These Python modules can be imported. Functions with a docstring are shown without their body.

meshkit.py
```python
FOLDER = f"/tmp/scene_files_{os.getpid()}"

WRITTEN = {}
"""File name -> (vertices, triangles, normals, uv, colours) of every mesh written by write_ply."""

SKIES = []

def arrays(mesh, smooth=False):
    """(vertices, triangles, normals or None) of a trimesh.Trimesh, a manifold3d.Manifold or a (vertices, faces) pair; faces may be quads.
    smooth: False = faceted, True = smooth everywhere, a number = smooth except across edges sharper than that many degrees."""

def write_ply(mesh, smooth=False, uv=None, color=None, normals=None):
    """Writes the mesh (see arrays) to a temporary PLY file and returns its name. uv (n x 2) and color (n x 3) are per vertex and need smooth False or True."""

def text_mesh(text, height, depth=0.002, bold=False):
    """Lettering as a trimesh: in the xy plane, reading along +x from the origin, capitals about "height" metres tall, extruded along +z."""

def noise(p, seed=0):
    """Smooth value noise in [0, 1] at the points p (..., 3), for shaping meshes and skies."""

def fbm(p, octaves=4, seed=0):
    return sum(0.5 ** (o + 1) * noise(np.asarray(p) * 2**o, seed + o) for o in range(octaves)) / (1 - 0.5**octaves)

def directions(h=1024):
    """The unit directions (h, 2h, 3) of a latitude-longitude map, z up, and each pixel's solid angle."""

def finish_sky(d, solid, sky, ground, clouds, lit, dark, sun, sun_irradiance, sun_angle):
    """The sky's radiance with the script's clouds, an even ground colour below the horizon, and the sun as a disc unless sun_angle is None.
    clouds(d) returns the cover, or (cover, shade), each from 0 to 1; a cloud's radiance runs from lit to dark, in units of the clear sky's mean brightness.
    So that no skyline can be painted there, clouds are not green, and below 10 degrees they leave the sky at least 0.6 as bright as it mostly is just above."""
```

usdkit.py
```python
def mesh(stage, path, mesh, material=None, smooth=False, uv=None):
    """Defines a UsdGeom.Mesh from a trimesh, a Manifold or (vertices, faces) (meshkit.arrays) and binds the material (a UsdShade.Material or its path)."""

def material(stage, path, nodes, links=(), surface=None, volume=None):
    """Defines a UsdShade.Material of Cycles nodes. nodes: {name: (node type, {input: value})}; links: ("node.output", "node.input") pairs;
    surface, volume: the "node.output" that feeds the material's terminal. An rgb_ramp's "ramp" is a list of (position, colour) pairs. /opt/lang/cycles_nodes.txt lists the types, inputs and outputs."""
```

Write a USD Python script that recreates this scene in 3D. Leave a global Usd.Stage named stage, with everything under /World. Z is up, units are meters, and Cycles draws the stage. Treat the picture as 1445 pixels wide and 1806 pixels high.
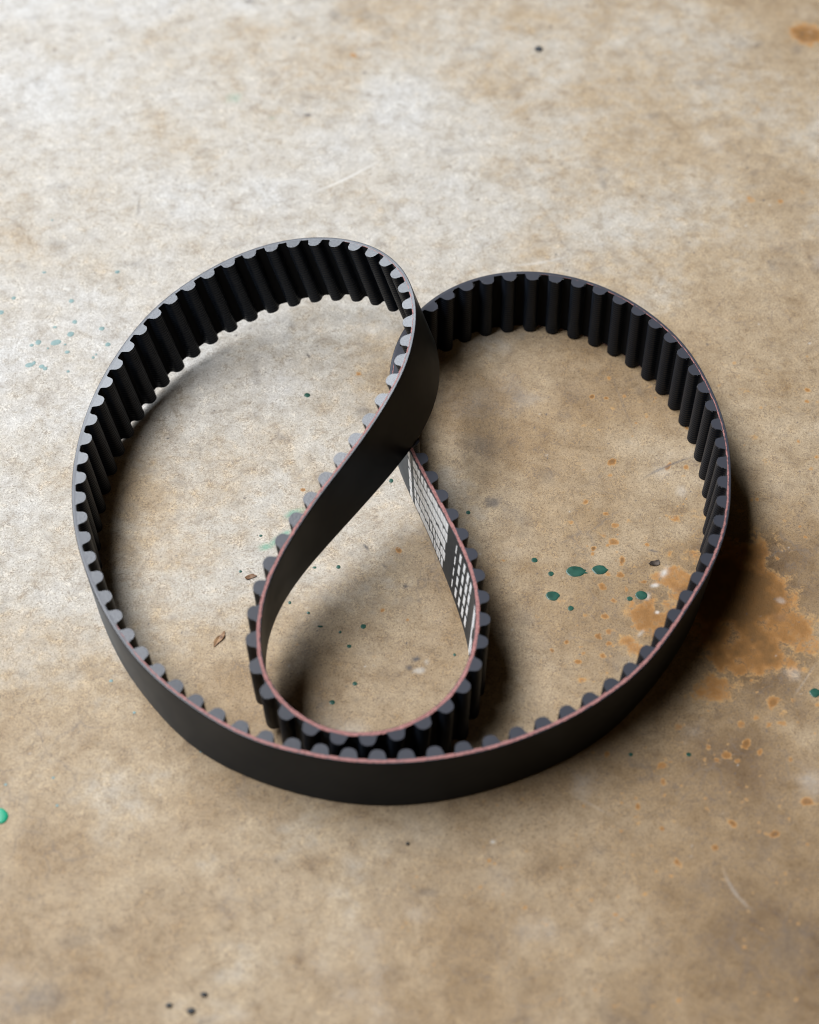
import math, numpy as np, trimesh, usdkit
from pxr import Usd, UsdGeom, UsdLux, UsdShade, Gf, Sdf, Vt
from scipy.interpolate import CubicSpline
from scipy.ndimage import gaussian_filter, map_coordinates
from meshkit import noise, fbm

stage = Usd.Stage.CreateInMemory()
UsdGeom.SetStageUpAxis(stage, "Z"); UsdGeom.SetStageMetersPerUnit(stage, 1.0)
UsdGeom.Xform.Define(stage, "/World"); UsdGeom.Scope.Define(stage, "/World/Looks")

# ---------------------------------------------------------------- camera
PITCH, FPX, CAMZ = math.radians(51.2017), 3224.78, 0.462283          # pixels of the 1445 x 1806 photograph
CAM = np.array([0, -CAMZ / math.tan(PITCH), CAMZ])
FORWARD = np.array([0, math.cos(PITCH), -math.sin(PITCH)]); UPV = np.array([0, math.sin(PITCH), math.cos(PITCH)])
cam = UsdGeom.Camera.Define(stage, "/World/camera")
FL = 64.0
cam.CreateFocalLengthAttr(FL); cam.CreateHorizontalApertureAttr(FL * 1445 / FPX); cam.CreateVerticalApertureAttr(FL * 1445 / FPX * 1024 / 819)
m = Gf.Matrix4d(1, 0, 0, 0, 0, *map(float, UPV[1:]), 0, 0, *map(float, -FORWARD[1:]), 0, *map(float, CAM), 1)
cam.AddTransformOp().Set(m)
cam.CreateClippingRangeAttr((0.01, 100.0))
cam.CreateFStopAttr(9.0); cam.CreateFocusDistanceAttr(0.5945)
EXPOSURE = 0.0
cam.CreateExposureAttr(EXPOSURE)


def at(px, py):
    """The point of the floor seen at a pixel of the photograph, in metres."""
    d = FORWARD + np.array([1, 0, 0]) * (px - 722.5) / FPX - UPV * (py - 903) / FPX
    return (CAM + d * (-CAM[2] / d[2]))[:2]


# ---------------------------------------------------------------- light: a wide doorway on the left, a dimmer one behind, a warm fill lamp added for the shadows
def rect_light(name, pos, target, w, h, intensity, color):
    L = UsdLux.RectLight.Define(stage, "/World/" + name)
    L.CreateWidthAttr(w); L.CreateHeightAttr(h); L.CreateIntensityAttr(intensity); L.CreateColorAttr(Gf.Vec3f(*color))
    z = np.array(pos, float) - np.array(target, float); z /= np.linalg.norm(z)
    x = np.cross([0, 0, 1], z); x /= np.linalg.norm(x); y = np.cross(z, x)
    L.AddTransformOp().Set(Gf.Matrix4d(*map(float, x), 0, *map(float, y), 0, *map(float, z), 0, *map(float, pos), 1))
    return L


rect_light("doorway_light", (-0.86, 0.22, 1.70), (0, 0.22, 0), 1.8, 0.60, 18.6, (0.95, 0.975, 1.0))
rect_light("window_light", (-0.85, 1.42, 1.32), (0, 0, 0), 0.62, 0.55, 19.0, (0.88, 0.94, 1.0))
rect_light("fill_light", (0.15, -1.0, 1.7), (0, 0, 0), 1.2, 1.2, 0.24, (1.0, 0.70, 0.38))  # unseen warm fill, added to lift the shadows

# ---------------------------------------------------------------- materials
def material(name, nodes, links, surface="p.BSDF"):
    return usdkit.material(stage, "/World/Looks/" + name, nodes, links, surface=surface)


M = {}
M["floor"] = material("worn_concrete", {
    "pos": ("geometry", {}),
    "att": ("attribute", {"attribute": "stain_shade"}), "sep": ("separate_color", {}),
    "att2": ("attribute", {"attribute": "wear_shade"}), "sep2": ("separate_color", {}),
    # broad mottling, pale to tan
    "n1": ("noise_texture", {"scale": 26.0, "detail": 6.0, "roughness": 0.62, "distortion": 0.4}),
    "n2": ("noise_texture", {"scale": 210.0, "detail": 5.0, "roughness": 0.65}),
    "n3": ("noise_texture", {"scale": 1900.0, "detail": 3.0, "roughness": 0.7, "distortion": 0.8}),
    "n4": ("noise_texture", {"scale": 520.0, "detail": 6.0, "roughness": 0.75, "distortion": 1.2}),
    "tan_a": ("math", {"math_type": "multiply_add", "value2": 0.9, "value3": -0.45}),
    "tan_b": ("math", {"math_type": "multiply_add", "value2": 1.0}), "tan_c": ("math", {"math_type": "multiply_add", "value2": 0.9, "value3": -0.45}),
    "ab0": ("math", {"math_type": "subtract", "value2": 0.5}), "ab": ("math", {"math_type": "absolute"}),
    "abr": ("rgb_ramp", {"ramp": [(0.0, (1, 1, 1)), (0.03, (0.45, 0.45, 0.45)), (0.07, (0, 0, 0))]}),
    "abm": ("rgb_ramp", {"ramp": [(0.40, (0.08, 0.08, 0.08)), (0.60, (0.75, 0.75, 0.75))]}), "abf": ("math", {"math_type": "multiply"}),
    "n5": ("noise_texture", {"scale": 430.0, "detail": 4.0, "roughness": 0.6, "distortion": 2.0}),
    "sqmix": ("mix", {"mix_type": "mix", "color2": (0.13, 0.10, 0.08)}),
    "tan0": ("math", {"math_type": "add"}), "tan": ("math", {"math_type": "multiply", "value2": 0.62, "use_clamp": True}),
    "base": ("rgb_ramp", {"ramp": [(0.0, (0.58, 0.568, 0.55)), (0.22, (0.535, 0.492, 0.43)), (0.45, (0.45, 0.35, 0.235)), (0.68, (0.33, 0.228, 0.127)), (1.0, (0.18, 0.112, 0.056))]}),
    "fine": ("rgb_ramp", {"ramp": [(0.25, (0.58, 0.54, 0.49)), (0.42, (0.86, 0.84, 0.82)), (0.54, (1, 1, 1)), (0.74, (1.17, 1.17, 1.17))]}),
    "mul": ("mix", {"mix_type": "multiply", "fac": 1.0}),
    "grain": ("rgb_ramp", {"ramp": [(0.28, (0.36, 0.33, 0.30)), (0.39, (0.74, 0.72, 0.70)), (0.48, (1, 1, 1)), (0.70, (1.11, 1.11, 1.11))]}),
    "mul2": ("mix", {"mix_type": "multiply", "fac": 1.0}),
    "n6": ("noise_texture", {"scale": 120.0, "detail": 9.0, "roughness": 0.78, "distortion": 0.5}),
    "mott": ("rgb_ramp", {"ramp": [(0.30, (0.60, 0.54, 0.48)), (0.43, (0.88, 0.86, 0.83)), (0.52, (1, 1, 1)), (0.68, (1.16, 1.17, 1.18))]}),
    "mul3": ("mix", {"mix_type": "multiply", "fac": 1.0}),
    # hair cracks
    "warp": ("mix", {"mix_type": "linear_light", "fac": 0.006}),
    "nw": ("noise_texture", {"scale": 90.0, "detail": 4.0}),
    "cr": ("voronoi_texture", {"feature": "distance_to_edge", "scale": 62.0}),
    "crr": ("rgb_ramp", {"ramp": [(0.0, (1, 1, 1)), (0.018, (0.25, 0.25, 0.25)), (0.05, (0, 0, 0))]}),
    "crn": ("math", {"math_type": "multiply"}),
    "crm": ("rgb_ramp", {"ramp": [(0.5, (0, 0, 0)), (0.64, (0.5, 0.5, 0.5))]}),
    "cmix": ("mix", {"mix_type": "mix", "color2": (0.16, 0.13, 0.11)}),
    # rust, grime with painted shade, pale scuffs: their outlines broken up by noise
    "ra": ("math", {"math_type": "multiply_add", "value2": 1.5, "value3": -0.75}),
    "rb": ("math", {"math_type": "add"}),
    "ra2": ("math", {"math_type": "multiply_add", "value2": 1.1, "value3": -0.55}), "rb2": ("math", {"math_type": "add"}),
    "rr": ("map_range", {"range_type": "smoothstep", "from_min": 0.22, "from_max": 0.66, "to_min": 0.0, "to_max": 0.92, "clamp": True}),
    "rm": ("math", {"math_type": "multiply", "use_clamp": True, "value2": 6.0}),
    "rc": ("rgb_ramp", {"ramp": [(0.35, (0.46, 0.28, 0.12)), (0.52, (0.39, 0.19, 0.060)), (0.66, (0.27, 0.125, 0.034)), (0.82, (0.18, 0.088, 0.026)), (1.0, (0.13, 0.068, 0.022))]}),
    "rcn": ("math", {"math_type": "multiply_add", "value2": 0.5}), "rcs": ("math", {"math_type": "subtract", "value2": 0.25}),
    "rfac": ("math", {"math_type": "multiply", "use_clamp": True}),
    "rmix": ("mix", {"mix_type": "mix"}),
    "ga": ("math", {"math_type": "multiply_add", "value2": 0.9, "value3": -0.45}),
    "gb": ("math", {"math_type": "add", "use_clamp": True}),
    "gm": ("math", {"math_type": "multiply", "use_clamp": True}),
    "gmix": ("mix", {"mix_type": "mix", "color2": (0.10, 0.088, 0.085)}),
    "pa": ("math", {"math_type": "multiply_add", "value2": 0.9, "value3": -0.4}),
    "pb": ("math", {"math_type": "add", "use_clamp": True}),
    "pm": ("math", {"math_type": "multiply", "use_clamp": True}),
    "pmix": ("mix", {"mix_type": "mix", "color2": (0.64, 0.62, 0.59)}),
    "em": ("math", {"math_type": "multiply", "use_clamp": True}),
    "emix": ("mix", {"mix_type": "mix", "color2": (0.14, 0.33, 0.24)}),
    "hs": ("math", {"math_type": "multiply_add", "value2": 0.5}),
    "b": ("bump", {"strength": 0.6, "distance": 0.0004}),
    "p": ("principled_bsdf", {"roughness": 0.62, "specular_ior_level": 0.3}),
}, [("pos.position", f"{n}.vector") for n in ("n1", "n2", "n3", "n4", "n5", "n6", "nw")] + [
    ("att.color", "sep.color"), ("att2.color", "sep2.color"),
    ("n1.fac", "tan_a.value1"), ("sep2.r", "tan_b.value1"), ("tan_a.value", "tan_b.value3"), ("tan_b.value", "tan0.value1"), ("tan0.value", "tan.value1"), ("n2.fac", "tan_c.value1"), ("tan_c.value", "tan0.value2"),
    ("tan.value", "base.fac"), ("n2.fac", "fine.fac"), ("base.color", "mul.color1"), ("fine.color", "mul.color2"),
    ("n3.fac", "grain.fac"), ("mul.color", "mul2.color1"), ("grain.color", "mul2.color2"),
    ("pos.position", "warp.color1"), ("nw.color", "warp.color2"), ("warp.color", "cr.vector"), ("cr.distance", "crr.fac"),
    ("n1.fac", "crm.fac"), ("crr.color", "crn.value1"), ("crm.color", "crn.value2"), ("crn.value", "cmix.fac"), ("n5.fac", "ab0.value1"), ("ab0.value", "ab.value1"), ("ab.value", "abr.fac"), ("n2.fac", "abm.fac"), ("abr.color", "abf.value1"), ("abm.color", "abf.value2"), ("abf.value", "sqmix.fac"), ("n6.fac", "mott.fac"), ("mul2.color", "mul3.color1"), ("mott.color", "mul3.color2"), ("mul3.color", "sqmix.color1"), ("sqmix.color", "cmix.color1"),
    ("n4.fac", "ra.value1"), ("ra.value", "rb.value1"), ("sep.r", "rb.value2"), ("n2.fac", "ra2.value1"), ("ra2.value", "rb2.value1"), ("rb.value", "rb2.value2"), ("rb2.value", "rr.value"),
    ("sep.r", "rm.value1"), ("rr.result", "rfac.value1"), ("rm.value", "rfac.value2"),
    ("n2.fac", "rcn.value1"), ("sep.r", "rcn.value3"), ("rcn.value", "rcs.value1"), ("rcs.value", "rc.fac"), ("rc.color", "rmix.color2"), ("rfac.value", "rmix.fac"), ("cmix.color", "rmix.color1"),
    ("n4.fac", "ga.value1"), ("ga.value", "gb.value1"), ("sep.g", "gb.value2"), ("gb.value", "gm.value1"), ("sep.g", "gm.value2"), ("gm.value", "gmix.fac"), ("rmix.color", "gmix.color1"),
    ("n4.fac", "pa.value1"), ("pa.value", "pb.value1"), ("sep.b", "pb.value2"), ("pb.value", "pm.value1"), ("sep.b", "pm.value2"), ("pm.value", "pmix.fac"), ("gmix.color", "pmix.color1"),
    ("sep2.g", "em.value1"), ("n4.fac", "em.value2"), ("em.value", "emix.fac"), ("pmix.color", "emix.color1"),
    ("emix.color", "p.base_color"),
    ("n3.fac", "hs.value1"), ("n2.fac", "hs.value3"), ("hs.value", "b.height"), ("b.normal", "p.normal"),
])
M["rubber"] = material("black_rubber", {
    "pos": ("geometry", {}), "n": ("noise_texture", {"scale": 900.0, "detail": 4.0}), "n2": ("noise_texture", {"scale": 60.0, "detail": 4.0}),
    "r": ("map_range", {"from_min": 0.3, "from_max": 0.7, "to_min": 0.34, "to_max": 0.46}),
    "b": ("bump", {"strength": 0.15, "distance": 0.00012}),
    "att": ("attribute", {"attribute": "cut"}), "sep": ("separate_color", {}),
    "c": ("mix", {"mix_type": "mix", "color1": (0.0035, 0.003, 0.003), "color2": (0.045, 0.046, 0.058)}),
    "sp0": ("math", {"math_type": "multiply_add", "value2": 0.46, "value3": 0.06}), "sp": ("math", {"math_type": "multiply_add", "value2": -0.04, "use_clamp": True}), "ro": ("math", {"math_type": "multiply_add", "value2": -0.02}), "p": ("principled_bsdf", {"sheen_weight": 0.075, "sheen_roughness": 0.45, "sheen_tint": (0.72, 0.86, 1.0)})},
    [("pos.position", "n.vector"), ("pos.position", "n2.vector"), ("n.fac", "b.height"), ("n2.fac", "r.value"), ("r.result", "ro.value3"), ("sep.r", "ro.value1"), ("ro.value", "p.roughness"), ("sep.r", "sp0.value1"), ("sep.g", "sp.value1"), ("sp0.value", "sp.value3"), ("sp.value", "p.specular_ior_level"), ("b.normal", "p.normal"),
     ("att.color", "sep.color"), ("sep.r", "c.fac"), ("c.color", "p.base_color")])
M["tooth"] = material("ribbed_tooth_fabric", {
    "pos": ("geometry", {}), "n": ("noise_texture", {"scale": 1600.0, "detail": 3.0}),
    "b": ("bump", {"strength": 0.3, "distance": 0.00012}),
    "att": ("attribute", {"attribute": "cut"}), "sep": ("separate_color", {}),
    "c": ("mix", {"mix_type": "mix", "color1": (0.011, 0.014, 0.020), "color2": (0.046, 0.048, 0.060)}),
    "sp": ("math", {"math_type": "multiply_add", "value2": 0.38, "value3": 0.14}), "ro": ("math", {"math_type": "multiply_add", "value2": -0.04, "value3": 0.36}), "p": ("principled_bsdf", {})},
    [("pos.position", "n.vector"), ("n.fac", "b.height"), ("b.normal", "p.normal"), ("att.color", "sep.color"), ("sep.r", "c.fac"), ("c.color", "p.base_color"), ("sep.r", "ro.value1"), ("ro.value", "p.roughness"), ("sep.r", "sp.value1"), ("sp.value", "p.specular_ior_level")])
M["cord"] = material("pink_cord", {
    "pos": ("geometry", {}), "n": ("noise_texture", {"scale": 2200.0, "detail": 3.0, "roughness": 0.7}),
    "c": ("rgb_ramp", {"ramp": [(0.32, (0.10, 0.045, 0.042)), (0.46, (0.31, 0.14, 0.13)), (0.6, (0.40, 0.19, 0.178)), (0.72, (0.5, 0.28, 0.26))]}),
    "b": ("bump", {"strength": 0.6, "distance": 0.0002}),
    "p": ("principled_bsdf", {"roughness": 0.75, "specular_ior_level": 0.25})},
    [("pos.position", "n.vector"), ("n.fac", "c.fac"), ("c.color", "p.base_color"), ("n.fac", "b.height"), ("b.normal", "p.normal")])
M["ink"] = material("white_ink", {
    "pos": ("geometry", {}), "n": ("noise_texture", {"scale": 1900.0, "detail": 3.0}),
    "c": ("rgb_ramp", {"ramp": [(0.30, (0.66, 0.67, 0.69)), (0.50, (0.88, 0.89, 0.91))]}),
    "p": ("principled_bsdf", {"roughness": 0.55})}, [("pos.position", "n.vector"), ("n.fac", "c.fac"), ("c.color", "p.base_color")])


def paint(name, lo, hi, rough):
    M[name] = material(name, {
        "pos": ("geometry", {}), "n": ("noise_texture", {"scale": 420.0, "detail": 4.0}),
        "c": ("rgb_ramp", {"ramp": [(0.35, lo), (0.65, hi)]}), "p": ("principled_bsdf", {"roughness": rough})},
        [("pos.position", "n.vector"), ("n.fac", "c.fac"), ("c.color", "p.base_color")])


paint("dark_green_paint", (0.016, 0.060, 0.043), (0.028, 0.095, 0.070), 0.3)
paint("teal_paint", (0.14, 0.225, 0.22), (0.18, 0.275, 0.27), 0.5)
paint("bright_green_paint", (0.0, 0.26, 0.14), (0.01, 0.33, 0.18), 0.4)
paint("dark_grit", (0.012, 0.014, 0.018), (0.05, 0.055, 0.06), 0.6)
paint("brown_flake", (0.10, 0.04, 0.015), (0.34, 0.20, 0.10), 0.6)
paint("dark_flake", (0.02, 0.013, 0.01), (0.10, 0.07, 0.05), 0.6)
paint("thread", (0.10, 0.10, 0.11), (0.30, 0.30, 0.31), 0.7)
paint("pale_grit", (0.62, 0.60, 0.57), (0.75, 0.74, 0.72), 0.6)

# ---------------------------------------------------------------- helpers for the objects
NAMES = {}


def numbered(path):
    k = NAMES.get(path, 0); NAMES[path] = k + 1
    return path if not k else f"{path}_{k:03d}"


def primvar(mesh, name, values):
    UsdGeom.PrimvarsAPI(mesh).CreatePrimvar(name, Sdf.ValueTypeNames.Color3fArray, "vertex").Set(Vt.Vec3fArray.FromNumpy(np.ascontiguousarray(values, np.float32)))


def obj(name, mesh, mat, parent="/World", smooth=False):
    path = numbered(f"{parent}/{name}")
    return usdkit.mesh(stage, path, mesh, M[mat], smooth=smooth)


def tag(prim, label=None, category=None, group=None, kind=None):
    for k, v in (("label", label), ("category", category), ("group", group), ("kind", kind)):
        if v: prim.SetCustomDataByKey(k, v)


def grid_faces(nr, nc, wrap_r=False, wrap_c=False):
    r = np.arange(nr if wrap_r else nr - 1); c = np.arange(nc if wrap_c else nc - 1)
    R, C = np.meshgrid(r, c, indexing="ij"); R2, C2 = (R + 1) % nr, (C + 1) % nc
    return np.stack([R * nc + C, R * nc + C2, R2 * nc + C2, R2 * nc + C], -1).reshape(-1, 4)


# ---------------------------------------------------------------- the floor
fx = Usd.Prim
floor = UsdGeom.Xform.Define(stage, "/World/floor").GetPrim()
tag(floor, "worn tan concrete floor with rust stains and green paint drops under the belt", "floor", kind="structure")
STEP = 0.00055
gx = np.concatenate([-np.geomspace(2.5, 0.21, 22), np.arange(-0.2, 0.2001, STEP), np.geomspace(0.21, 2.5, 22)])
gy = np.concatenate([-np.geomspace(2.5, 0.20, 22), np.arange(-0.19, 0.3201, STEP), np.geomspace(0.33, 2.5, 22)])
X, Y = np.meshgrid(gx, gy)
inner = (np.abs(X) < 0.2005) & (Y > -0.1905) & (Y < 0.3205)
PT = np.stack([X, Y, 0 * X], -1)
rust, grime_shade, pale, tan, tanx, green = (np.zeros_like(X) for _ in range(6))
rng = np.random.default_rng(7)


def blob(chan, px, py, rx, ry, amount, soft=0.5, turn=0.0, rough=0.0, freq=260.0, seed=0):
    """Adds a patch to a mask: centre and half sizes in pixels of the photograph, laid on the floor where they fall."""
    c = at(px, py); ax = abs(at(px + rx, py) - c)[0]; ay = abs(at(px, py - ry) - c)[1]
    R = max(ax, ay) * (1.6 + rough)
    i0, i1 = np.searchsorted(gy, [c[1] - R, c[1] + R]); j0, j1 = np.searchsorted(gx, [c[0] - R, c[0] + R])
    if i1 <= i0 or j1 <= j0: return
    sl = (slice(i0, i1), slice(j0, j1)); x, y = X[sl] - c[0], Y[sl] - c[1]
    ct, st = math.cos(turn), math.sin(turn)
    d = np.hypot((x * ct + y * st) / ax, (-x * st + y * ct) / ay)
    if rough: d = d + rough * (fbm(PT[sl] * freq, 4, seed) - 0.5) * 2
    k = np.clip((1 - d) / soft + 0.5 * 0, 0, 1); k = k * k * (3 - 2 * k)
    chan[sl] = np.maximum(chan[sl], amount * k)


# broad warm and cool zones of the slab: stained to the right, browner in front, paler at the left and back
ramp = lambda t: np.clip(t, 0, 1) ** 2 * (3 - 2 * np.clip(t, 0, 1))
tan[:] = 0.20 + 0.36 * ramp((X + 0.11) / 0.26) + 0.62 * ramp((0.02 - Y) / 0.15)
for px, py, R, k in ((960, 720, 0.06, 0.30), (1330, 1000, 0.07, 0.30), (1330, 640, 0.06, 0.16), (560, 640, 0.06, 0.16), (620, 1200, 0.04, 0.30), (900, 960, 0.035, 0.40), (860, 740, 0.03, 0.35), (0, 1750, 0.05, 0.3), (1440, 1750, 0.06, 0.3), (1445, 0, 0.06, 0.3), (220, 860, 0.03, 0.2)):  # browns right of the crossing and in bottom corners partly paint shadow and vignetting
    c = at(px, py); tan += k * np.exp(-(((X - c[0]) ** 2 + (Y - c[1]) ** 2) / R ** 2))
tan += 0.7 * (fbm(PT * 16, 4, 3) - 0.5) + 0.35 * (fbm(PT * 70, 4, 5) - 0.5)
tan[:] = np.clip(tan, -0.2, 1.5)
grime_shade += 0.30 * np.clip(fbm(PT * 22, 5, 11) - 0.56, 0, 1) / 0.2 * 0.6
grime_shade += 0.5 * np.clip(fbm(PT * 95, 4, 13) - 0.66, 0, 1) / 0.2
pale += 0.3 * np.clip(fbm(PT * 60, 5, 17) - 0.60, 0, 1) / 0.2
# rust: the large tide mark at the right, its ragged crust and the flecks thrown round it
blob(tanx, 1330, 1080, 190, 250, 1.1, 1.0, 0, .3, 60, 31); blob(tanx, 1180, 1060, 110, 130, .4, 1.0, 0, .4, 80, 32); blob(tanx, 1300, 1330, 160, 110, .35, 1.0, 0, .4, 80, 33)
tan += tanx
blob(rust, 1305, 1075, 130, 185, 0.86, 0.75, 0.0, 0.6, 90, 21)
blob(rust, 1385, 1100, 70, 140, 0.64, 0.8, 0.3, 0.7, 130, 22)
blob(rust, 1345, 1155, 100, 36, 0.68, 0.8, 0.5, 0.6, 160, 23)
blob(rust, 1255, 1215, 80, 40, 0.55, 0.8, 0.4, 0.6, 160, 24)
blob(rust, 1420, 60, 60, 34, 0.75, 0.7, 0.0, 0.35, 70, 25)
blob(rust, 1150, 1085, 62, 54, 0.64, 0.7, 0.9, 0.55, 180, 26)
blob(rust, 1195, 1020, 44, 50, 0.58, 0.7, 1.1, 0.6, 180, 27)
blob(rust, 1115, 1140, 34, 40, 0.60, 0.7, 0.6, 0.55, 180, 28)
for x, y, rx, ry, a in ((1043, 700, 5, 5, .75), (1069, 702, 5, 4, .7), (1078, 815, 9, 8, .7), (1033, 884, 7, 7, .62), (1070, 906, 7, 9, .62), (1086, 927, 9, 7, .55), (1065, 945, 9, 9, .5), (1083, 955, 12, 11, .62), (1048, 967, 7, 6, .72), (1097, 990, 8, 12, .72), (1094, 1012, 10, 8, .65), (1137, 1026, 10, 5, .68), (1105, 1037, 14, 5, .65), (1178, 824, 8, 9, .75), (1076, 838, 6, 6, .5), (1147, 980, 10, 6, .4), (1180, 978, 10, 9, .55), (1190, 912, 14, 12, .45), (1207, 960, 9, 7, .5), (1064, 1035, 11, 9, .55), (1083, 1060, 12, 6, .62), (1067, 1087, 10, 7, .62), (1056, 1124, 9, 6, .68), (1074, 1114, 8, 7, .6), (1074, 1136, 8, 7, .6), (1063, 1158, 8, 7, .62), (1029, 1152, 7, 5, .62), (1020, 1168, 9, 6, .6), (1000, 1131, 8, 5, .6), (974, 1147, 8, 6, .66), (1018, 1103, 6, 5, .5), (1027, 1200, 13, 8, .45), (1071, 1187, 8, 6, .5), (1058, 1118, 5, 5, .7), (990, 1060, 14, 7, .35), (950, 1088, 9, 7, .3), (888, 988, 6, 5, .4), (829, 967, 10, 6, .45), (1032, 1015, 9, 7, .3), (1155, 830, 6, 6, .35), (1155, 1030, 7, 5, .6), (535, 864, 6, 5, .6), (702, 967, 14, 5, .62), (675, 1077, 9, 5, .55), (719, 1093, 5, 4, .6), (524, 1137, 6, 5, .5), (632, 660, 9, 7, .5), (660, 1160, 8, 5, .3),
                         (1071, 1331, 9, 6, .6), (1196, 1282, 13, 8, .6), (1250, 1318, 11, 8, .62), (1285, 1332, 9, 11, .6), (1264, 1340, 8, 8, .55), (1302, 1342, 8, 9, .6), (1242, 1340, 7, 6, .45), (1318, 1310, 10, 14, .66), (1340, 1325, 8, 10, .6), (1166, 1352, 11, 14, .6), (1170, 1378, 8, 9, .52), (1122, 1408, 6, 5, .55), (1168, 1462, 6, 6, .75), (1125, 1422, 8, 5, .6), (1292, 1452, 8, 13, .72), (1247, 1427, 8, 9, .5), (1318, 1410, 10, 8, .5), (1368, 1472, 9, 12, .62), (1197, 1522, 8, 12, .62), (1262, 1497, 8, 7, .6), (1425, 1415, 13, 15, .6), (1020, 1547, 9, 8, .5), (1365, 1240, 15, 17, .62), (1310, 1278, 10, 12, .55), (1335, 1265, 10, 8, .5), (1380, 1275, 9, 12, .55), (1400, 1235, 7, 7, .5), (1030, 1423, 6, 5, .5), (1330, 770, 16, 9, .32), (1350, 815, 16, 9, .34), (1405, 720, 10, 7, .34), (1310, 690, 14, 8, .3), (1326, 352, 10, 8, .45), (1375, 354, 8, 5, .5), (1340, 192, 14, 8, .3), (624, 97, 9, 6, .5), (602, 258, 8, 6, .3), (1418, 340, 14, 8, .35)):
    blob(rust, x, y, rx * 1.2, ry * 1.2, a * rng.uniform(1.0, 1.25), 0.8, rng.uniform(0, 3), 0.5, 380, int(x))
for _ in range(620):                                               # small scattered flecks towards the right and the front
    x, y = rng.uniform(1000, 1445), rng.uniform(620, 1640)
    if rng.random() < 0.35: x = rng.uniform(700, 1445); y = rng.uniform(1380, 1780)
    r = rng.uniform(2, 6.5); blob(rust, x, y, r * rng.uniform(.8, 1.6), r, rng.uniform(0.3, 0.62), 0.8, rng.uniform(0, 3), 0.4, 500, int(x * y) % 997)
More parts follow.
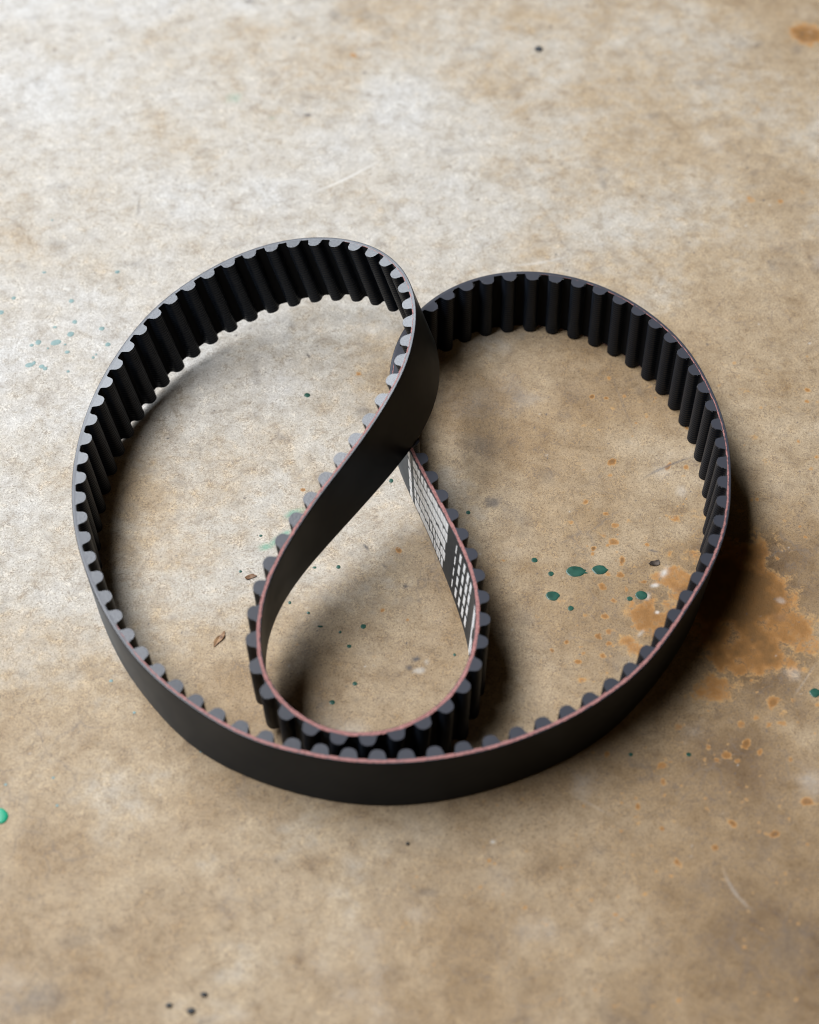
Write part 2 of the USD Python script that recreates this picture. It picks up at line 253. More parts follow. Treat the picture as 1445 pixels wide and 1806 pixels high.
# grey smears and soft dark patches; some paint strand shadow and bottom-corner vignetting
for x, y, rx, ry, a, t in ((452, 660, 20, 48, .50, 0.1), (462, 610, 26, 26, .30, 0), (560, 1140, 90, 26, .14, .35), (640, 1110, 90, 26, .14, .45), (700, 1065, 60, 20, .22, .45), (620, 975, 60, 10, .34, .4), (600, 985, 50, 12, .26, .4), (715, 1034, 9, 8, .7, 0), (740, 1058, 10, 8, .5, 0), (735, 1163, 16, 9, .95, 0.2), (722, 1178, 12, 9, .7, 0), (850, 790, 60, 50, .45, 0), (868, 885, 28, 22, .6, 0), (915, 700, 40, 44, .42, .5), (905, 905, 40, 70, .40, .3), (960, 840, 50, 40, .34, 0), (1010, 690, 50, 30, .3, 0), (930, 1090, 40, 60, .36, 0), (700, 1475, 30, 13, .0, 0), (750, 1575, 40, 18, .45, .2), (1195, 350, 90, 14, .30, 0), (1180, 360, 60, 10, .2, 0), (1430, 360, 15, 14, .4, 0), (40, 470, 30, 9, .45, 0), (1330, 90, 110, 70, .24, .3), (60, 1770, 130, 60, .45, 0), (130, 1660, 70, 36, .34, .3), (1400, 1680, 90, 60, .4, 0), (1160, 1680, 60, 40, .30, .6), (1240, 1560, 60, 30, .34, .5), (880, 1500, 60, 20, .2, .2), (400, 1420, 40, 18, .15, 0), (1060, 1500, 30, 10, .35, 0), (1350, 1500, 60, 36, .32, .9), (345, 1105, 20, 9, .42, 0), (330, 1115, 10, 8, .45, 0), (330, 1205, 5, 4, .6, 0), (335, 70, 80, 30, .18, .3), (20, 230, 60, 130, .22, 0), (820, 400, 10, 5, .4, 0), (966, 285, 9, 5, .35, 0), (1380, 266, 14, 5, .5, .3), (1165, 257, 14, 3, .4, 0), (544, 202, 12, 5, .75, 0), (440, 2, 18, 5, .6, 0)):  # inner-loop patches and those right of the crossing carry painted strand shadow
    blob(grime_shade, x, y, rx, ry, a * 1.35, 1.0, t, 0.5, 300, int(x + y))
for x, y, rx, ry, a, t in ((740, 1183, 17, 8, .62, 0.3), (752, 1167, 9, 10, .5, 0), (1203, 868, 22, 18, .42, 0), (1172, 1010, 30, 12, .85, 1.0), (1156, 1032, 16, 7, .8, .3), (1160, 1080, 9, 6, .95, 0), (1140, 1052, 14, 12, .7, 0), (1130, 1118, 18, 6, .6, .8), (950, 1640, 60, 40, .3, 0), (735, 1610, 40, 30, .3, 0), (870, 1485, 9, 6, .7, 0), (600, 1000, 50, 22, .35, .3), (1400, 1190, 30, 22, .45, .5), (1380, 1060, 14, 10, .5, 0), (500, 1365, 12, 5, .7, 0), (430, 1790, 30, 20, .3, 0), (770, 260, 80, 50, .3, 0)):
    blob(pale, x, y, rx, ry, a, 0.9, t, 0.45, 260, int(x + 3 * y))
# scratches
def scratch(chan, pts, width, amount):
    P = np.array([at(*p) for p in pts]); s = np.linspace(0, 1, 400)
    t = np.linspace(0, 1, len(P)); C = np.stack([np.interp(s, t, P[:, k]) for k in (0, 1)], 1)
    if len(P) > 2: C = np.stack([CubicSpline(t, P[:, k])(s) for k in (0, 1)], 1)
    lo, hi = C.min(0) - 3 * width, C.max(0) + 3 * width
    i0, i1 = np.searchsorted(gy, [lo[1], hi[1]]); j0, j1 = np.searchsorted(gx, [lo[0], hi[0]])
    from scipy.spatial import cKDTree
    sl = (slice(i0, i1), slice(j0, j1))
    d, k = cKDTree(C).query(PT[sl][..., :2])
    chan[sl] = np.maximum(chan[sl], amount * np.exp(-(d / width) ** 2) * np.sin(np.pi * np.clip(s[k], .04, .96)) ** .5)


scratch(pale, ((535, 345), (610, 315), (690, 270)), .0007, .9); scratch(pale, ((610, 325), (680, 300)), .0006, .5)
scratch(pale, ((1275, 1530), (1295, 1572), (1330, 1608)), .0006, .5); scratch(pale, ((1000, 1395), (1080, 1440)), .0004, .45)
scratch(pale, ((880, 470), (960, 462), (1010, 448)), .0008, .6); scratch(pale, ((798, 310), (790, 350)), .0005, .6)
scratch(pale, ((1440, 1170), (1400, 1230)), .0004, .4)
scratch(grime_shade, ((1125, 850), (1160, 830), (1195, 815), (1240, 800)), .0006, .9); scratch(grime_shade, ((1075, 640), (1090, 690), (1110, 740), (1130, 790)), .0004, .7)
scratch(grime_shade, ((1290, 648), (1400, 650)), .0004, .5); scratch(grime_shade, ((246, 342), (243, 385)), .0007, .75)
scratch(grime_shade, ((640, 958), (652, 972)), .0006, 1.2); scratch(grime_shade, ((672, 992), (685, 1005)), .0006, .9); scratch(grime_shade, ((540, 622), (548, 632)), .0005, 1.2)
scratch(grime_shade, ((560, 790), (600, 765), (640, 740)), .0004, .6); scratch(grime_shade, ((1140, 968), (1165, 975)), .0005, 1.0); scratch(grime_shade, ((930, 1165), (1010, 1180), (1060, 1160)), .0004, .5)
scratch(grime_shade, ((375, 822), (376, 850)), .0004, .7); scratch(grime_shade, ((300, 900), (332, 898)), .0004, .6)
for x, y in ((488, 954), (505, 940), (470, 965), (520, 905)): blob(green, x, y, 24, 9, 1.4, 1.0, .5, .5, 300, x)
blob(green, 415, 174, 20, 11, 0.7, .8, .2, .5, 200, 4)
blob(green, 480, 208, 6, 3, 0.6, .8)
for _ in range(900):                                                # pores and specks of dirt
    x, y = rng.uniform(0, 1445), rng.uniform(0, 1806); r = rng.uniform(1.4, 3.2)
    blob(grime_shade, x, y, r * rng.uniform(.8, 1.8), r, rng.uniform(.5, 1.3), 0.9, rng.uniform(0, 3))
for _ in range(160):
    x, y = rng.uniform(0, 1445), rng.uniform(0, 1806); r = rng.uniform(1.6, 3.6)
    blob(pale, x, y, r * rng.uniform(.8, 1.6), r, rng.uniform(.25, .8), 0.9)
mesh = obj("slab", (PT.reshape(-1, 3), grid_faces(*X.shape)), "floor", "/World/floor")
primvar(mesh, "stain_shade", np.stack([rust, grime_shade, pale], -1).reshape(-1, 3))
primvar(mesh, "wear_shade", np.stack([tan, green, 0 * tan], -1).reshape(-1, 3))


# dried paint drops: low domes of paint stuck to the floor
def drop(px, py, rx, ry, mat, turn=0.0, h=0.00035, wob=0.12, tails=(), seed=0):
    c = at(px, py); ax = abs(at(px + rx, py) - c)[0]; ay = abs(at(px, py - ry) - c)[1]
    g = np.random.default_rng(seed + int(px * 7 + py)); n = 28; a = np.linspace(0, 2 * np.pi, n, endpoint=False)
    rad = 1 + sum(g.uniform(-1, 1) * wob / k * np.cos(k * a + g.uniform(0, 6)) for k in (2, 3, 4, 5))
    for ta, length, width in tails:
        d = (a - ta + np.pi) % (2 * np.pi) - np.pi; rad = rad + length * np.exp(-(d / width) ** 2)
    rings = ((1.0, 0.0), (0.95, 0.45), (0.82, 0.72), (0.55, 0.92), (0.25, 1.0))
    V = []
    for s, z in rings:
        x, y = rad * s * np.cos(a) * ax, rad * s * np.sin(a) * ay
        V.append(np.stack([c[0] + x * math.cos(turn) - y * math.sin(turn), c[1] + x * math.sin(turn) + y * math.cos(turn), np.full(n, z * h - (0.00005 if z == 0 else 0))], 1))
    V = np.vstack(V + [[[c[0], c[1], h]]]); F = grid_faces(len(rings), n, wrap_c=True)
    F = np.vstack([F[:, [0, 1, 2]], F[:, [0, 2, 3]]]); k = (len(rings) - 1) * n
    F = np.vstack([F, [[k + i, k + (i + 1) % n, k + n] for i in range(n)]])
    return obj("paint_drop", (V, F), mat, "/World/floor", smooth=True)


for x, y, rx, ry, t in ((1015, 1008, 17, 9.5, ((0.15, .45, .10), (-0.2, .5, .10))), (1058, 1005, 13, 8.5, ((0, .25, .2), (3.1, .15, .3))), (975, 1051, 12, 8.5, ((3.1, .1, .3), (0, .12, .3))), (1131.5, 1050, 11, 8, ()), (1111, 1056, 5.5, 4, ()), (1007, 1073, 5.5, 4.5, ()), (943, 988, 5.5, 4.5, ()), (972, 1012, 5, 4.5, ()), (1438, 1222, 10, 8, ()), (542, 697, 5.5, 4, ()), (690, 848, 4, 3.5, ()), (597, 1000, 4, 3.5, ()), (555, 1001, 3.5, 2, ()), (641, 1105, 5, 4.5, ()), (616, 1140, 4, 3.2, ()), (626, 1206, 4.5, 3.6, ()), (586, 1239, 5.5, 4.2, ()), (511, 1063, 3, 2.6, ()), (544, 1081, 3.2, 2.4, ()), (565, 1105, 5, 1.6, ()), (600, 1115, 2.8, 2.4, ()), (1113, 1331, 4, 3.4, ()), (1215, 1331, 5, 3.6, ()), (802, 1155, 2.6, 2.4, ()), (826, 904, 4, 3.4, ()), (424, 1008, 3, 2.4, ()), (460, 945, 3.2, 2, ())):
    drop(x, y, rx, ry, "dark_green_paint", tails=t, h=0.00022 if rx > 8 else 0.00015)
for x, y, rx, ry, turn in ((140, 437, 4, 3, .4), (728, 467, 4.5, 3.6, .3), (762, 680, 4.4, 3.6, 0), (720, 805, 6.3, 4.6, 0), (570, 890, 9.5, 5, .45), (390, 888, 5.2, 4.6, 0), (323, 918, 4, 2.6, 0), (685, 988, 4.5, 2.8, 0), (1038, 748, 5, 3.6, -.2), (1100, 910, 5, 3.6, 0), (300, 1120, 8, 4, .45), (345, 1100, 3.5, 3.5, 0), (425, 1135, 5, 3.5, -.4), (460, 1155, 4.5, 3.4, -.4), (950, 1043, 2.8, 2.4, 0), (980, 1012, 2, 1.6, 0), (12, 583, 5, 4, 0), (1197, 170, 4.5, 3, 0), (695, 1185, 3, 2.2, 0), (560, 733, 3.6, 2.2, 0), (488, 950, 2, 1.8, 0), (450, 175, 4, 1.8, 0), (665, 910, 2.6, 1.6, 0)):
    drop(x / 5.78, 450 + y / 5.78, rx, ry, "teal_paint", turn=turn, h=0.0001)
for x, y, r in ((196, 1201, 3.6), (237, 1257, 3), (355, 1325, 3.5), (186, 1214, 0), (94, 1372, 3), (101, 1421, 3), (10, 1384, 3), (207, 480, 3.2), (92, 388, 2)):
    if r: drop(x, y, r, r * .75, "teal_paint", h=0.0001)
drop(0, 1440, 15, 14, "bright_green_paint", h=0.0006)


# loose bits lying on the floor
def lump(name, px, py, rx, ry, h, mat, turn, label, category, seed=1, group=None):
    c = at(px, py); ax = abs(at(px + rx, py) - c)[0]; ay = abs(at(px, py - ry) - c)[1]
    s = trimesh.creation.icosphere(3); v = s.vertices.copy()
    v *= (0.72 + 0.6 * fbm(v * 1.7 + seed * 9.1, 3, seed))[:, None]
    v = v * [ax, ay, h / 2]; ct, st = math.cos(turn), math.sin(turn)
    v = np.stack([c[0] + v[:, 0] * ct - v[:, 1] * st, c[1] + v[:, 0] * st + v[:, 1] * ct, v[:, 2] - v[:, 2].min() + 0.00004], 1)
    tag(obj(name, (v, s.faces), mat, smooth=True).GetPrim(), label, category, group)


def flake(name, px, py, rx, ry, mat, turn, curl, label, category, seed=1):
    c = at(px, py); ax = abs(at(px + rx, py) - c)[0]; ay = abs(at(px, py - ry) - c)[1]
    g = np.random.default_rng(seed); n = 20; a = np.linspace(0, 2 * np.pi, n, endpoint=False)
    rad = 1 + sum(g.uniform(-1, 1) * .30 / k ** .5 * np.cos(k * a + g.uniform(0, 6)) for k in (2, 3, 4, 6))
    rows = []
    for s in (1.0, .66, .33, 0.08):
        x, y = rad * s * np.cos(a), rad * s * np.sin(a); z = curl * (x * x * .25 + .2 * np.clip(y, 0, 9) ** 2) + 0.00012 + 0.0001 * np.sin(5 * x + 3 * y)
        rows.append(np.stack([x * ax, y * ay, z], 1))
    top = np.vstack(rows); low = top - [0, 0, 0.00014]; V = np.vstack([top, low]); nr = 4
    F = grid_faces(nr, n, wrap_c=True); k = nr * n
    edge = np.array([[i, k + i, k + (i + 1) % n, (i + 1) % n] for i in range(n)])
    hub = np.array([[k - n + i, k - n + i + 1, k - n + n - 1 - i, k - n + (n - i) % n] for i in range(1, n // 2 - 1)])
    F = np.vstack([F, F[:, ::-1] + k, edge, hub, hub[:, ::-1] + k]); ct, st = math.cos(turn), math.sin(turn)
    V = np.stack([c[0] + V[:, 0] * ct - V[:, 1] * st, c[1] + V[:, 0] * st + V[:, 1] * ct, V[:, 2] - V[:, 2].min() + 0.00004], 1)
    tag(obj(name, (V, F), mat, smooth=50).GetPrim(), label, category)


flake("leaf_flake", 387, 1128, 5, 14, "brown_flake", -0.5, 0.0011, "curled brown dry leaf flake on the floor inside the left loop", "leaf flake", 5)
flake("leaf_flake", 442, 1018, 11, 3.4, "brown_flake", 0.4, 0.0009, "thin brown leaf sliver beside the toothed side of the inner loop", "leaf flake", 8)
flake("bark_crumb", 1155, 994, 11, 4, "dark_flake", 0.35, 0.0012, "dark narrow bark crumb on the floor right of the green paint drops", "bark crumb", 12)
for x, y, r, lab in ((950, 87, 8, "small black grit lump alone on the pale floor behind the belt"), (298, 1774, 7, "dark blue grit lump nearest the bottom left corner of the floor"), (337, 1784, 9, "wide dark blue grit lump lowest in front of the belt"), (360, 1755, 7, "dark grit lump above and right of the other two in front of the belt"), (719, 1489, 4, "tiny black grit lump just in front of the belt's front edge")):
    lump("grit_lump", x, y, r * .8, r * .5, 0.0008, "dark_grit", 0.2, lab, "grit", int(x))

# ---------------------------------------------------------------- the belt: cord line of its upper and lower edge, one row per tooth, in millimetres
BELT = """
2.03,62.31,25.37,2.01,62.48,-0.02;6.66,68.78,25.38,6.59,69.07,-0.00;12.37,74.32,25.42,12.31,74.70,0.03
19.00,78.72,25.47,19.05,79.12,0.08;26.32,81.81,25.55,26.52,82.20,0.16;34.10,83.44,25.65,34.42,83.90,0.27
42.08,83.60,25.76,42.47,84.16,0.37;50.02,82.39,25.84,50.40,82.98,0.45;57.69,79.96,25.90,58.03,80.49,0.50
64.87,76.38,25.92,65.16,76.82,0.52;71.45,71.78,25.91,71.69,72.15,0.51;77.41,66.38,25.89,77.55,66.66,0.49
82.73,60.34,25.85,82.69,60.50,0.45;87.33,53.73,25.81,87.09,53.79,0.40;91.10,46.60,25.75,90.80,46.68,0.34
94.04,39.07,25.66,93.80,39.24,0.26;96.33,31.31,25.56,96.03,31.54,0.16;98.07,23.43,25.45,97.50,23.66,0.06
99.18,15.46,25.37,98.34,15.68,-0.02;99.58,7.43,25.31,98.61,7.69,-0.07;99.31,-0.60,25.25,98.27,-0.29,-0.11
98.55,-8.59,25.19,97.25,-8.18,-0.13;97.45,-16.50,25.15,95.62,-15.96,-0.14;95.75,-24.26,25.16,93.59,-23.63,-0.11
93.35,-31.80,25.24,91.30,-31.22,-0.06;90.27,-39.12,25.36,88.61,-38.66,0.01;86.65,-46.21,25.48,85.40,-45.88,0.10
82.64,-53.11,25.58,81.69,-52.84,0.19;78.46,-59.93,25.64,77.51,-59.54,0.26;74.07,-66.63,25.68,72.96,-65.99,0.31
69.31,-73.09,25.69,68.11,-72.23,0.33;63.99,-79.12,25.69,62.90,-78.18,0.33;58.01,-84.51,25.70,57.18,-83.63,0.32
51.58,-89.39,25.70,50.89,-88.44,0.32;44.84,-93.79,25.67,44.16,-92.63,0.31;37.76,-97.62,25.66,37.13,-96.30,0.29
30.41,-100.91,25.64,29.85,-99.45,0.28;22.85,-103.68,25.61,22.38,-102.13,0.27;15.07,-105.75,25.62,14.75,-104.34,0.26
7.14,-107.24,25.62,6.98,-105.96,0.25;-0.88,-108.16,25.60,-0.91,-106.87,0.24;-8.93,-108.36,25.59,-8.84,-107.04,0.23
-16.97,-107.78,25.59,-16.74,-106.46,0.23;-24.94,-106.48,25.60,-24.55,-105.12,0.23;-32.79,-104.56,25.59,-32.21,-103.12,0.23
-40.43,-102.04,25.56,-39.68,-100.56,0.21;-47.69,-98.68,25.54,-46.95,-97.46,0.18;-54.53,-94.53,25.53,-53.94,-93.78,0.14
-61.01,-89.84,25.51,-60.49,-89.39,0.10;-67.16,-84.78,25.44,-66.47,-84.24,0.05;-72.90,-79.29,25.37,-71.86,-78.47,0.01
-78.19,-73.34,25.31,-76.85,-72.33,-0.02;-82.85,-66.88,25.29,-81.51,-65.94,-0.04;-87.06,-60.09,25.29,-85.78,-59.27,-0.05
-90.85,-53.05,25.30,-89.56,-52.31,-0.05;-94.23,-45.80,25.31,-92.89,-45.11,-0.04;-97.18,-38.36,25.32,-95.86,-37.75,-0.03
-99.63,-30.73,25.34,-98.41,-30.23,-0.02;-101.51,-22.94,25.38,-100.35,-22.52,0.02;-102.84,-15.02,25.43,-101.50,-14.65,0.07
-103.63,-7.02,25.50,-101.86,-6.71,0.15;-103.85,0.99,25.57,-101.52,1.24,0.25;-103.49,9.00,25.71,-100.68,9.19,0.45
-102.59,16.97,25.94,-99.40,17.10,0.72;-101.13,24.86,26.25,-97.62,24.93,1.07;-99.09,32.63,26.64,-95.26,32.60,1.51
-96.48,40.25,27.11,-92.27,40.04,2.04;-93.35,47.65,27.64,-88.74,47.23,2.64;-89.71,54.79,28.25,-84.69,54.13,3.34
-85.47,61.51,28.96,-80.03,60.63,4.15;-80.43,67.55,29.86,-74.73,66.60,5.12;-74.61,72.83,30.99,-68.78,71.89,6.30
-68.24,77.36,32.35,-62.24,76.36,7.70;-61.39,81.08,33.91,-55.18,79.90,9.31;-54.13,83.68,35.66,-47.75,82.36,11.13
-46.57,84.95,37.61,-40.06,83.59,13.12;-38.95,84.80,39.72,-32.31,83.50,15.24;-31.47,83.25,41.89,-24.72,82.12,17.43
-24.31,80.46,44.04,-17.46,79.50,19.60;-17.66,76.50,46.08,-10.70,75.71,21.67;-11.78,71.41,47.95,-4.66,70.80,23.58
-6.94,65.26,49.55,0.35,64.81,25.25;-3.27,58.30,50.85,4.18,57.94,26.56;-0.80,50.74,51.77,6.73,50.45,27.50
0.51,42.84,52.28,8.12,42.64,28.03;0.71,34.78,52.38,8.48,34.69,28.20;-0.13,26.75,52.11,7.77,26.77,27.96
-1.80,18.87,51.50,5.87,19.08,27.28;-4.42,11.28,50.55,2.81,11.81,26.22;-7.74,4.02,49.37,-1.19,5.04,24.88
-11.52,-2.95,48.03,-5.76,-1.32,23.36;-15.62,-9.68,46.59,-10.62,-7.48,21.79;-19.97,-16.23,45.10,-15.61,-13.52,20.23
-24.40,-22.69,43.61,-20.67,-19.53,18.69;-28.73,-29.21,42.12,-25.73,-25.54,17.17;-32.76,-35.91,40.64,-30.67,-31.67,15.69
-36.52,-42.77,39.16,-35.28,-38.05,14.23;-39.82,-49.87,37.65,-39.25,-44.85,12.75;-42.34,-57.28,36.09,-42.26,-52.12,11.21
-43.68,-65.01,34.44,-43.98,-59.78,9.57;-43.85,-72.90,32.71,-44.11,-67.63,7.85;-42.57,-80.72,30.94,-42.52,-75.33,6.11
-39.26,-87.92,29.30,-39.22,-82.46,4.49;-34.00,-93.89,27.93,-34.32,-88.59,3.09;-27.30,-98.26,26.85,-28.04,-93.37,1.94
-19.67,-100.72,26.10,-20.74,-96.50,1.08;-11.64,-100.98,25.67,-12.87,-97.79,0.51;-3.77,-99.19,25.49,-4.90,-97.14,0.19
3.47,-95.59,25.43,2.65,-94.50,0.07;9.68,-90.40,25.44,9.24,-89.98,0.05;14.49,-83.88,25.48,14.37,-83.86,0.06
17.81,-76.55,25.46,17.77,-76.64,0.05;19.79,-68.76,25.41,19.51,-68.84,0.01;20.68,-60.77,25.36,19.86,-60.85,-0.02
20.62,-52.71,25.32,19.14,-52.89,-0.03;19.58,-44.72,25.33,17.69,-45.03,-0.00;17.58,-36.91,25.36,15.77,-37.27,0.03
14.96,-29.28,25.43,13.62,-29.57,0.07;12.07,-21.74,25.49,11.34,-21.91,0.10;9.01,-14.27,25.52,8.98,-14.28,0.11
5.92,-6.82,25.51,6.49,-6.69,0.11;2.93,0.65,25.46,3.85,0.85,0.08;0.11,8.16,25.40,1.16,8.38,0.03
-2.33,15.79,25.37,-1.35,15.97,-0.01;-4.14,23.60,25.35,-3.33,23.71,-0.03;-5.08,31.55,25.35,-4.49,31.61,-0.04
-4.99,39.56,25.36,-4.61,39.60,-0.04;-3.80,47.48,25.36,-3.59,47.53,-0.03;-1.46,55.13,25.37,-1.38,55.22,-0.03
"""
B = np.array([[float(k) for k in r.split(",")] for line in BELT.split() for r in line.split(";")]) / 1000
NT = len(B); W = 0.0254; TIP, BACK = 0.0030, -0.0014
SP = CubicSpline(np.arange(NT + 1), np.vstack([B, B[:1]]), bc_type="periodic")
ZUP = np.array([0, 0, 0.00012])


def frames(s):
    """Top edge point, down-the-width vector (full width), unit tangent, up and inward normal at positions s (in teeth)."""
    s = np.atleast_1d(np.asarray(s, float)) % NT; A, D = SP(s), SP(s, 1)
    T = D[:, :3] + D[:, 3:]; T /= np.linalg.norm(T, axis=1, keepdims=True)
    U = A[:, :3] - A[:, 3:]; U -= (U * T).sum(1, keepdims=True) * T; U /= np.linalg.norm(U, axis=1, keepdims=True)
    mid = (A[:, :3] + A[:, 3:]) / 2
    return mid + U * W / 2 + ZUP, -U * W, T, U, np.cross(T, U)


def on_belt(s, v, d):
    P, D, T, U, n = frames(s)
    return P + D * np.asarray(v)[:, None] + n * np.asarray(d)[:, None]


belt = UsdGeom.Xform.Define(stage, "/World/timing_belt").GetPrim()
tag(belt, "black toothed rubber timing belt folded into a ring with an inner loop on the concrete", "timing belt")
BP = "/World/timing_belt"
# backing: closed band with rounded corners
SUB = 10; S = np.arange(NT * SUB) / SUB
ch = 0.00022
sec = [(0.0, -ch, 1), (0.0, BACK + ch, 1), (ch * .3, BACK + ch * .3, 0), (ch, BACK, 0)] + [(W * f, BACK, 0) for f in (.1, .3, .5, .7, .9)] + [(W - ch, BACK, 0), (W - ch * .3, BACK + ch * .3, 0), (W, BACK + ch, 1), (W, -ch, 1), (W - ch * .3, -ch * .3, 0), (W - ch, 0, 0)] + [(W * f, 0, 0) for f in (.75, .5, .25)] + [(ch, 0, 0), (ch * .3, -ch * .3, 0)]
P, D, T, U, n = frames(S)
V = np.stack([P + D * (v / W) + n * d for v, d, _ in sec], 1); nc = len(sec)
cut = np.tile(np.array([c for _, _, c in sec], float), (len(S), 1))
F = grid_faces(len(S), nc, wrap_r=True, wrap_c=True)[:, ::-1]
land = np.tile(np.array([1.0 if d == 0 else 0.0 for _, d, _ in sec]), (len(S), 1))
mesh = obj("backing", (V.reshape(-1, 3), F), "rubber", BP, smooth=True)
primvar(mesh, "cut", np.stack([cut.ravel(), land.ravel(), 0 * land.ravel()], 1))
# teeth
half = np.array([(3.0, -.25), (2.72, .02), (2.52, .22), (2.38, .55), (2.28, 1.0), (2.18, 1.45), (2.02, 1.9), (1.72, 2.35), (1.28, 2.7), (.7, 2.93), (0, 3.0)]) / 1000
prof = np.vstack([half * [-1, 1], half[-2::-1]]); npf = len(prof)
tang = np.gradient(prof, axis=0); pn = np.stack([-tang[:, 1], tang[:, 0]], 1); pn /= np.linalg.norm(pn, axis=1, keepdims=True)
RIBS = 26; rows = RIBS * 6 + 1
rv = np.linspace(0, 1, rows)
P, D, T, U, n = frames(np.arange(NT))
trng = np.random.default_rng(3)
for i in range(NT):
    ph = trng.uniform(0, 6.28); wobble = 0.35 * np.sin(rv * 9 + ph)
    lean = np.linspace(-1, 1, npf) * 0.5
    am = 0.20e-3 * (np.abs(np.sin(rv[:, None] * RIBS * np.pi + wobble[:, None] * .5 + ph + lean[None] * .6)) ** 0.55 - 0.8) * np.clip(np.minimum(rv, 1 - rv) * 40, 0, 1)[:, None]
    q = prof[None] + pn[None] * am[..., None]
    G = P[i] + T[i] * q[..., :1] + n[i] * q[..., 1:] + (D[i] * rv[:, None])[:, None]
    G[0] += U[i] * 0.00006; G[-1] -= U[i] * 0.00006
    Vt_ = G.reshape(-1, 3); F = grid_faces(rows, npf)[:, ::-1]
    F3 = np.vstack([F[:, [0, 1, 2]], F[:, [0, 2, 3]]])
    # end faces, slightly rough cut
    top = G[0].copy(); bot = G[-1].copy(); ctop = top.mean(0); cbot = bot.mean(0)
    k = len(Vt_); caps = np.vstack([Vt_, top, ctop[None], bot, cbot[None]])
    f1 = [[k + j, k + j + 1, k + npf] for j in range(npf - 1)] + [[k + npf - 1, k, k + npf]]
    k2 = k + npf + 1
    f2 = [[k2 + j + 1, k2 + j, k2 + npf] for j in range(npf - 1)] + [[k2, k2 + npf - 1, k2 + npf]]
    mesh = obj("tooth", (caps, np.vstack([F3, f1, f2])), "tooth", BP, smooth=True)
    c = np.zeros(len(caps)); c[k:] = trng.uniform(.85, 1.1)
    primvar(mesh, "cut", np.repeat(c[:, None], 3, 1))


# frayed ends of the tooth fabric along the cut edge
frng = np.random.default_rng(21); FV, FF = [], []
for i in list(range(0, 24)) + list(range(70, 86)):
    P, D, T, U, n = (a[0] for a in frames(i))
    for _ in range(9 if i < 24 else 5):
        j = frng.integers(2, npf - 2); o = P + T * prof[j, 0] + n * prof[j, 1]
        d = U * frng.uniform(.4, 1.2) + (T * pn[j, 0] + n * pn[j, 1]) * frng.uniform(-.2, 1.3) + T * frng.uniform(-.7, .7)
        d /= np.linalg.norm(d); L = frng.uniform(.25, .8) / 1000; r = frng.uniform(.03, .06) / 1000
        a = np.cross(d, n); a /= np.linalg.norm(a); b = np.cross(d, a); k = len(FV)
        for q, w in ((-.2, 1), (.5, .8), (1, .3)):
            for c_, s_ in ((1, 0), (-.5, .87), (-.5, -.87)): FV.append(o + d * L * q + T * L * .3 * q * q + (a * c_ + b * s_) * r * w)
        for ring in (0, 3):
            for e in range(3):
                e2 = (e + 1) % 3; FF += [[k + ring + e, k + ring + e2, k + ring + 3 + e2], [k + ring + e, k + ring + 3 + e2, k + ring + 3 + e]]
        FF.append([k + 6, k + 7, k + 8])
tag(obj("frayed_threads", (np.array(FV), np.array(FF)), "thread", BP).GetPrim(), kind="stuff")


# pink cord that shows in the cut edge, thin at the back and broad at the front
def cord_width(s):
    return np.interp(s, (6, 9, 12, 18, 24, 30, 44, 49, 52, 53.5, 78, 80, 86, 92, 98, 106, 118, 124, 127), (0, .18, .28, .42, .65, .95, 1.0, .7, .3, 0, 0, .22, .35, .6, .95, 1.12, 1.1, .9, 0)) / 1000


for s0, s1 in ((6.2, 53.3), (78.2, 126.8)):
    s = np.arange(s0, s1, 1 / 14); w = cord_width(s)
    jit = (fbm(np.stack([s * 9, 0 * s, 0 * s + s0], 1), 3, 2) - .5) * 0.0005
    jit2 = (fbm(np.stack([s * 9, 0 * s + 5, 0 * s + s0], 1), 3, 4) - .5) * 0.0003
    P, D, T, U, n = frames(s)
    d0 = np.full(len(s), -0.0001) + jit2; d1 = np.maximum(d0 - w + jit * np.clip(w / .0004, 0, 1), BACK + 0.00015); d1 = np.minimum(d1, d0 - 0.00004)
    for up, lift in ((1, 0.0), (-1, 1.0)):
        h = 0.00006
        ring = [P + D * lift + U * up * a + n * d[:, None] for a, d in ((-0.0002, d0), (h * .8, d0), (h, d0 * .7 + d1 * .3), (h, d0 * .3 + d1 * .7), (h * .8, d1), (-0.0002, d1))]
        V = np.stack(ring, 1); F = grid_faces(len(s), 6, wrap_c=True)
        if up < 0: F = F[:, ::-1]
        cap = np.array([[0, 1, 2, 3], [0, 3, 4, 5]]); e = (len(s) - 1) * 6
        F = np.vstack([F, cap, cap[:, ::-1] + e])
        obj("cord_layer", (V.reshape(-1, 3), F), "cord", BP, smooth=35)

# white print on the smooth back, too small and blurred to read: rows of stroke marks
ink = []


def mark(s0, s1, v0, v1):
    ns = max(2, int(abs(s1 - s0) * 10) + 1); s = np.linspace(s0, s1, ns)
    for a, b in zip(s[:-1], s[1:]):
        ink.append((a, b, v0, v1))


irng = np.random.default_rng(12)


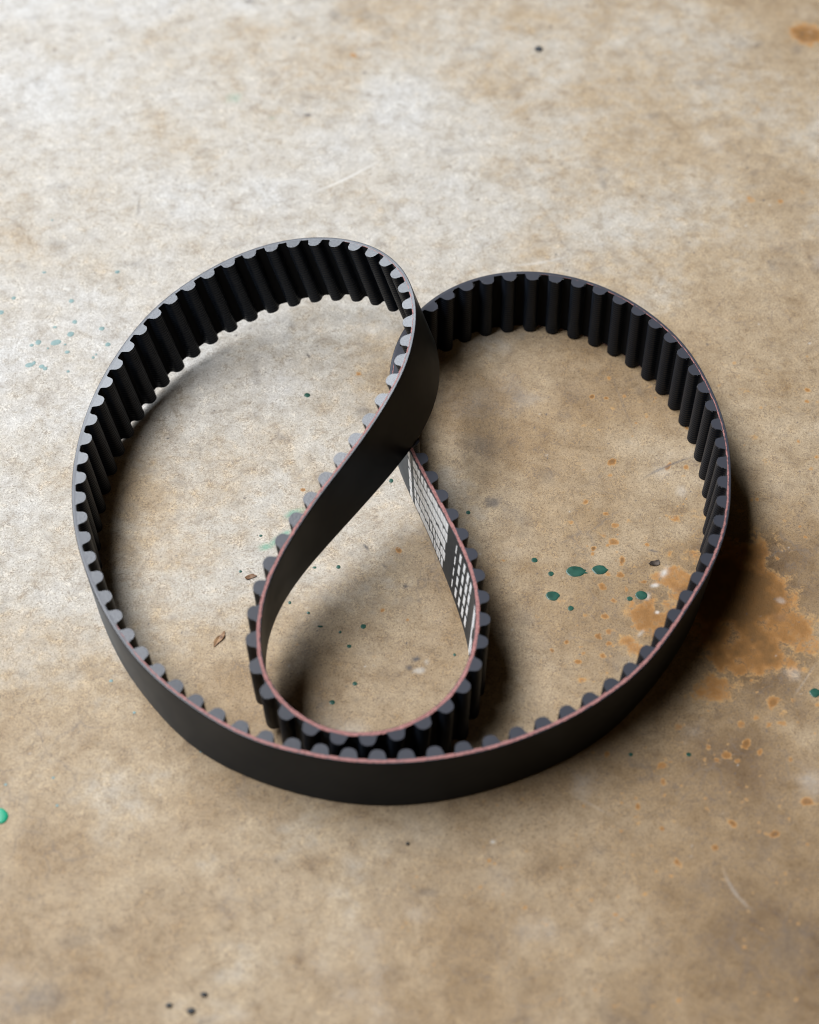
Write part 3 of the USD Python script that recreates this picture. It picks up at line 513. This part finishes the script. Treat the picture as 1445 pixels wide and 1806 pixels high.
def glyph(s0, w, v0, h, heavy):
    """One unreadable character, a solid stroke with a small notch, w and h in teeth and fractions of the width."""
    k = irng.integers(0, 4) if heavy else 9
    if k == 9: mark(s0, s0 + w, v0, v0 + h); return
    mark(s0, s0 + w * .45, v0, v0 + h)
    mark(s0 + w * .45, s0 + w, v0 + h * (.0 if k != 1 else .16), v0 + h * (1 if k != 2 else .84))


ROWS = [0.03, 0.225, 0.42, 0.615, 0.81]
for r, v0 in enumerate(ROWS):
    glyph(121.52, .30, v0 + 0.01, .165, True)                    # first character stands apart
    s = 121.22
    while s > 117.62:
        w = irng.uniform(.20, .27)
        if s - w < 117.55: break
        glyph(s - w, w, v0, .15, True)
        s -= w + (0.022 if irng.random() > .14 else .09)
for r, v0 in enumerate((0.075, 0.29, 0.51, 0.735)):
    for k in range(5):
        s = 116.68 - 0.475 * k
        if k == 0: mark(s - .05, s + .05, v0 + .01, v0 + .15)
        elif k in (1, 2): glyph(s - .10, .20, v0 + .01, .15, False)
        else: glyph(s - .13, .24, v0, .16, False)
v = .06
while v < .95:
    h = irng.uniform(.045, .075); mark(113.55, 113.78, v, v + h)
    if irng.random() < .4: mark(113.3, 113.5, v, v + h)
    v += h + .02
q = np.array(ink); k = len(q)
sv = np.stack([np.stack([q[:, a], q[:, b]], 1) for a, b in ((0, 2), (1, 2), (1, 3), (0, 3))], 1)           # k x 4 x (s, v)
flat = sv.reshape(-1, 2)
up = on_belt(flat[:, 0], flat[:, 1], np.full(len(flat), BACK - 0.00005)); dn = on_belt(flat[:, 0], flat[:, 1], np.full(len(flat), BACK + 0.00002))
V = np.vstack([up, dn]); i = np.arange(k) * 4; o = 4 * k
F = [np.stack([i, i + 1, i + 2, i + 3], 1), np.stack([i + 3, i + 2, i + 1, i], 1) + o]
for a, b in ((0, 1), (1, 2), (2, 3), (3, 0)): F.append(np.stack([i + b, i + a, i + a + o, i + b + o], 1))
printing = obj("printed_lettering", (V, np.vstack(F)), "ink", BP)
printing.GetPrim().SetCustomDataByKey("label", "rows of small white print on the smooth back of the inner loop")
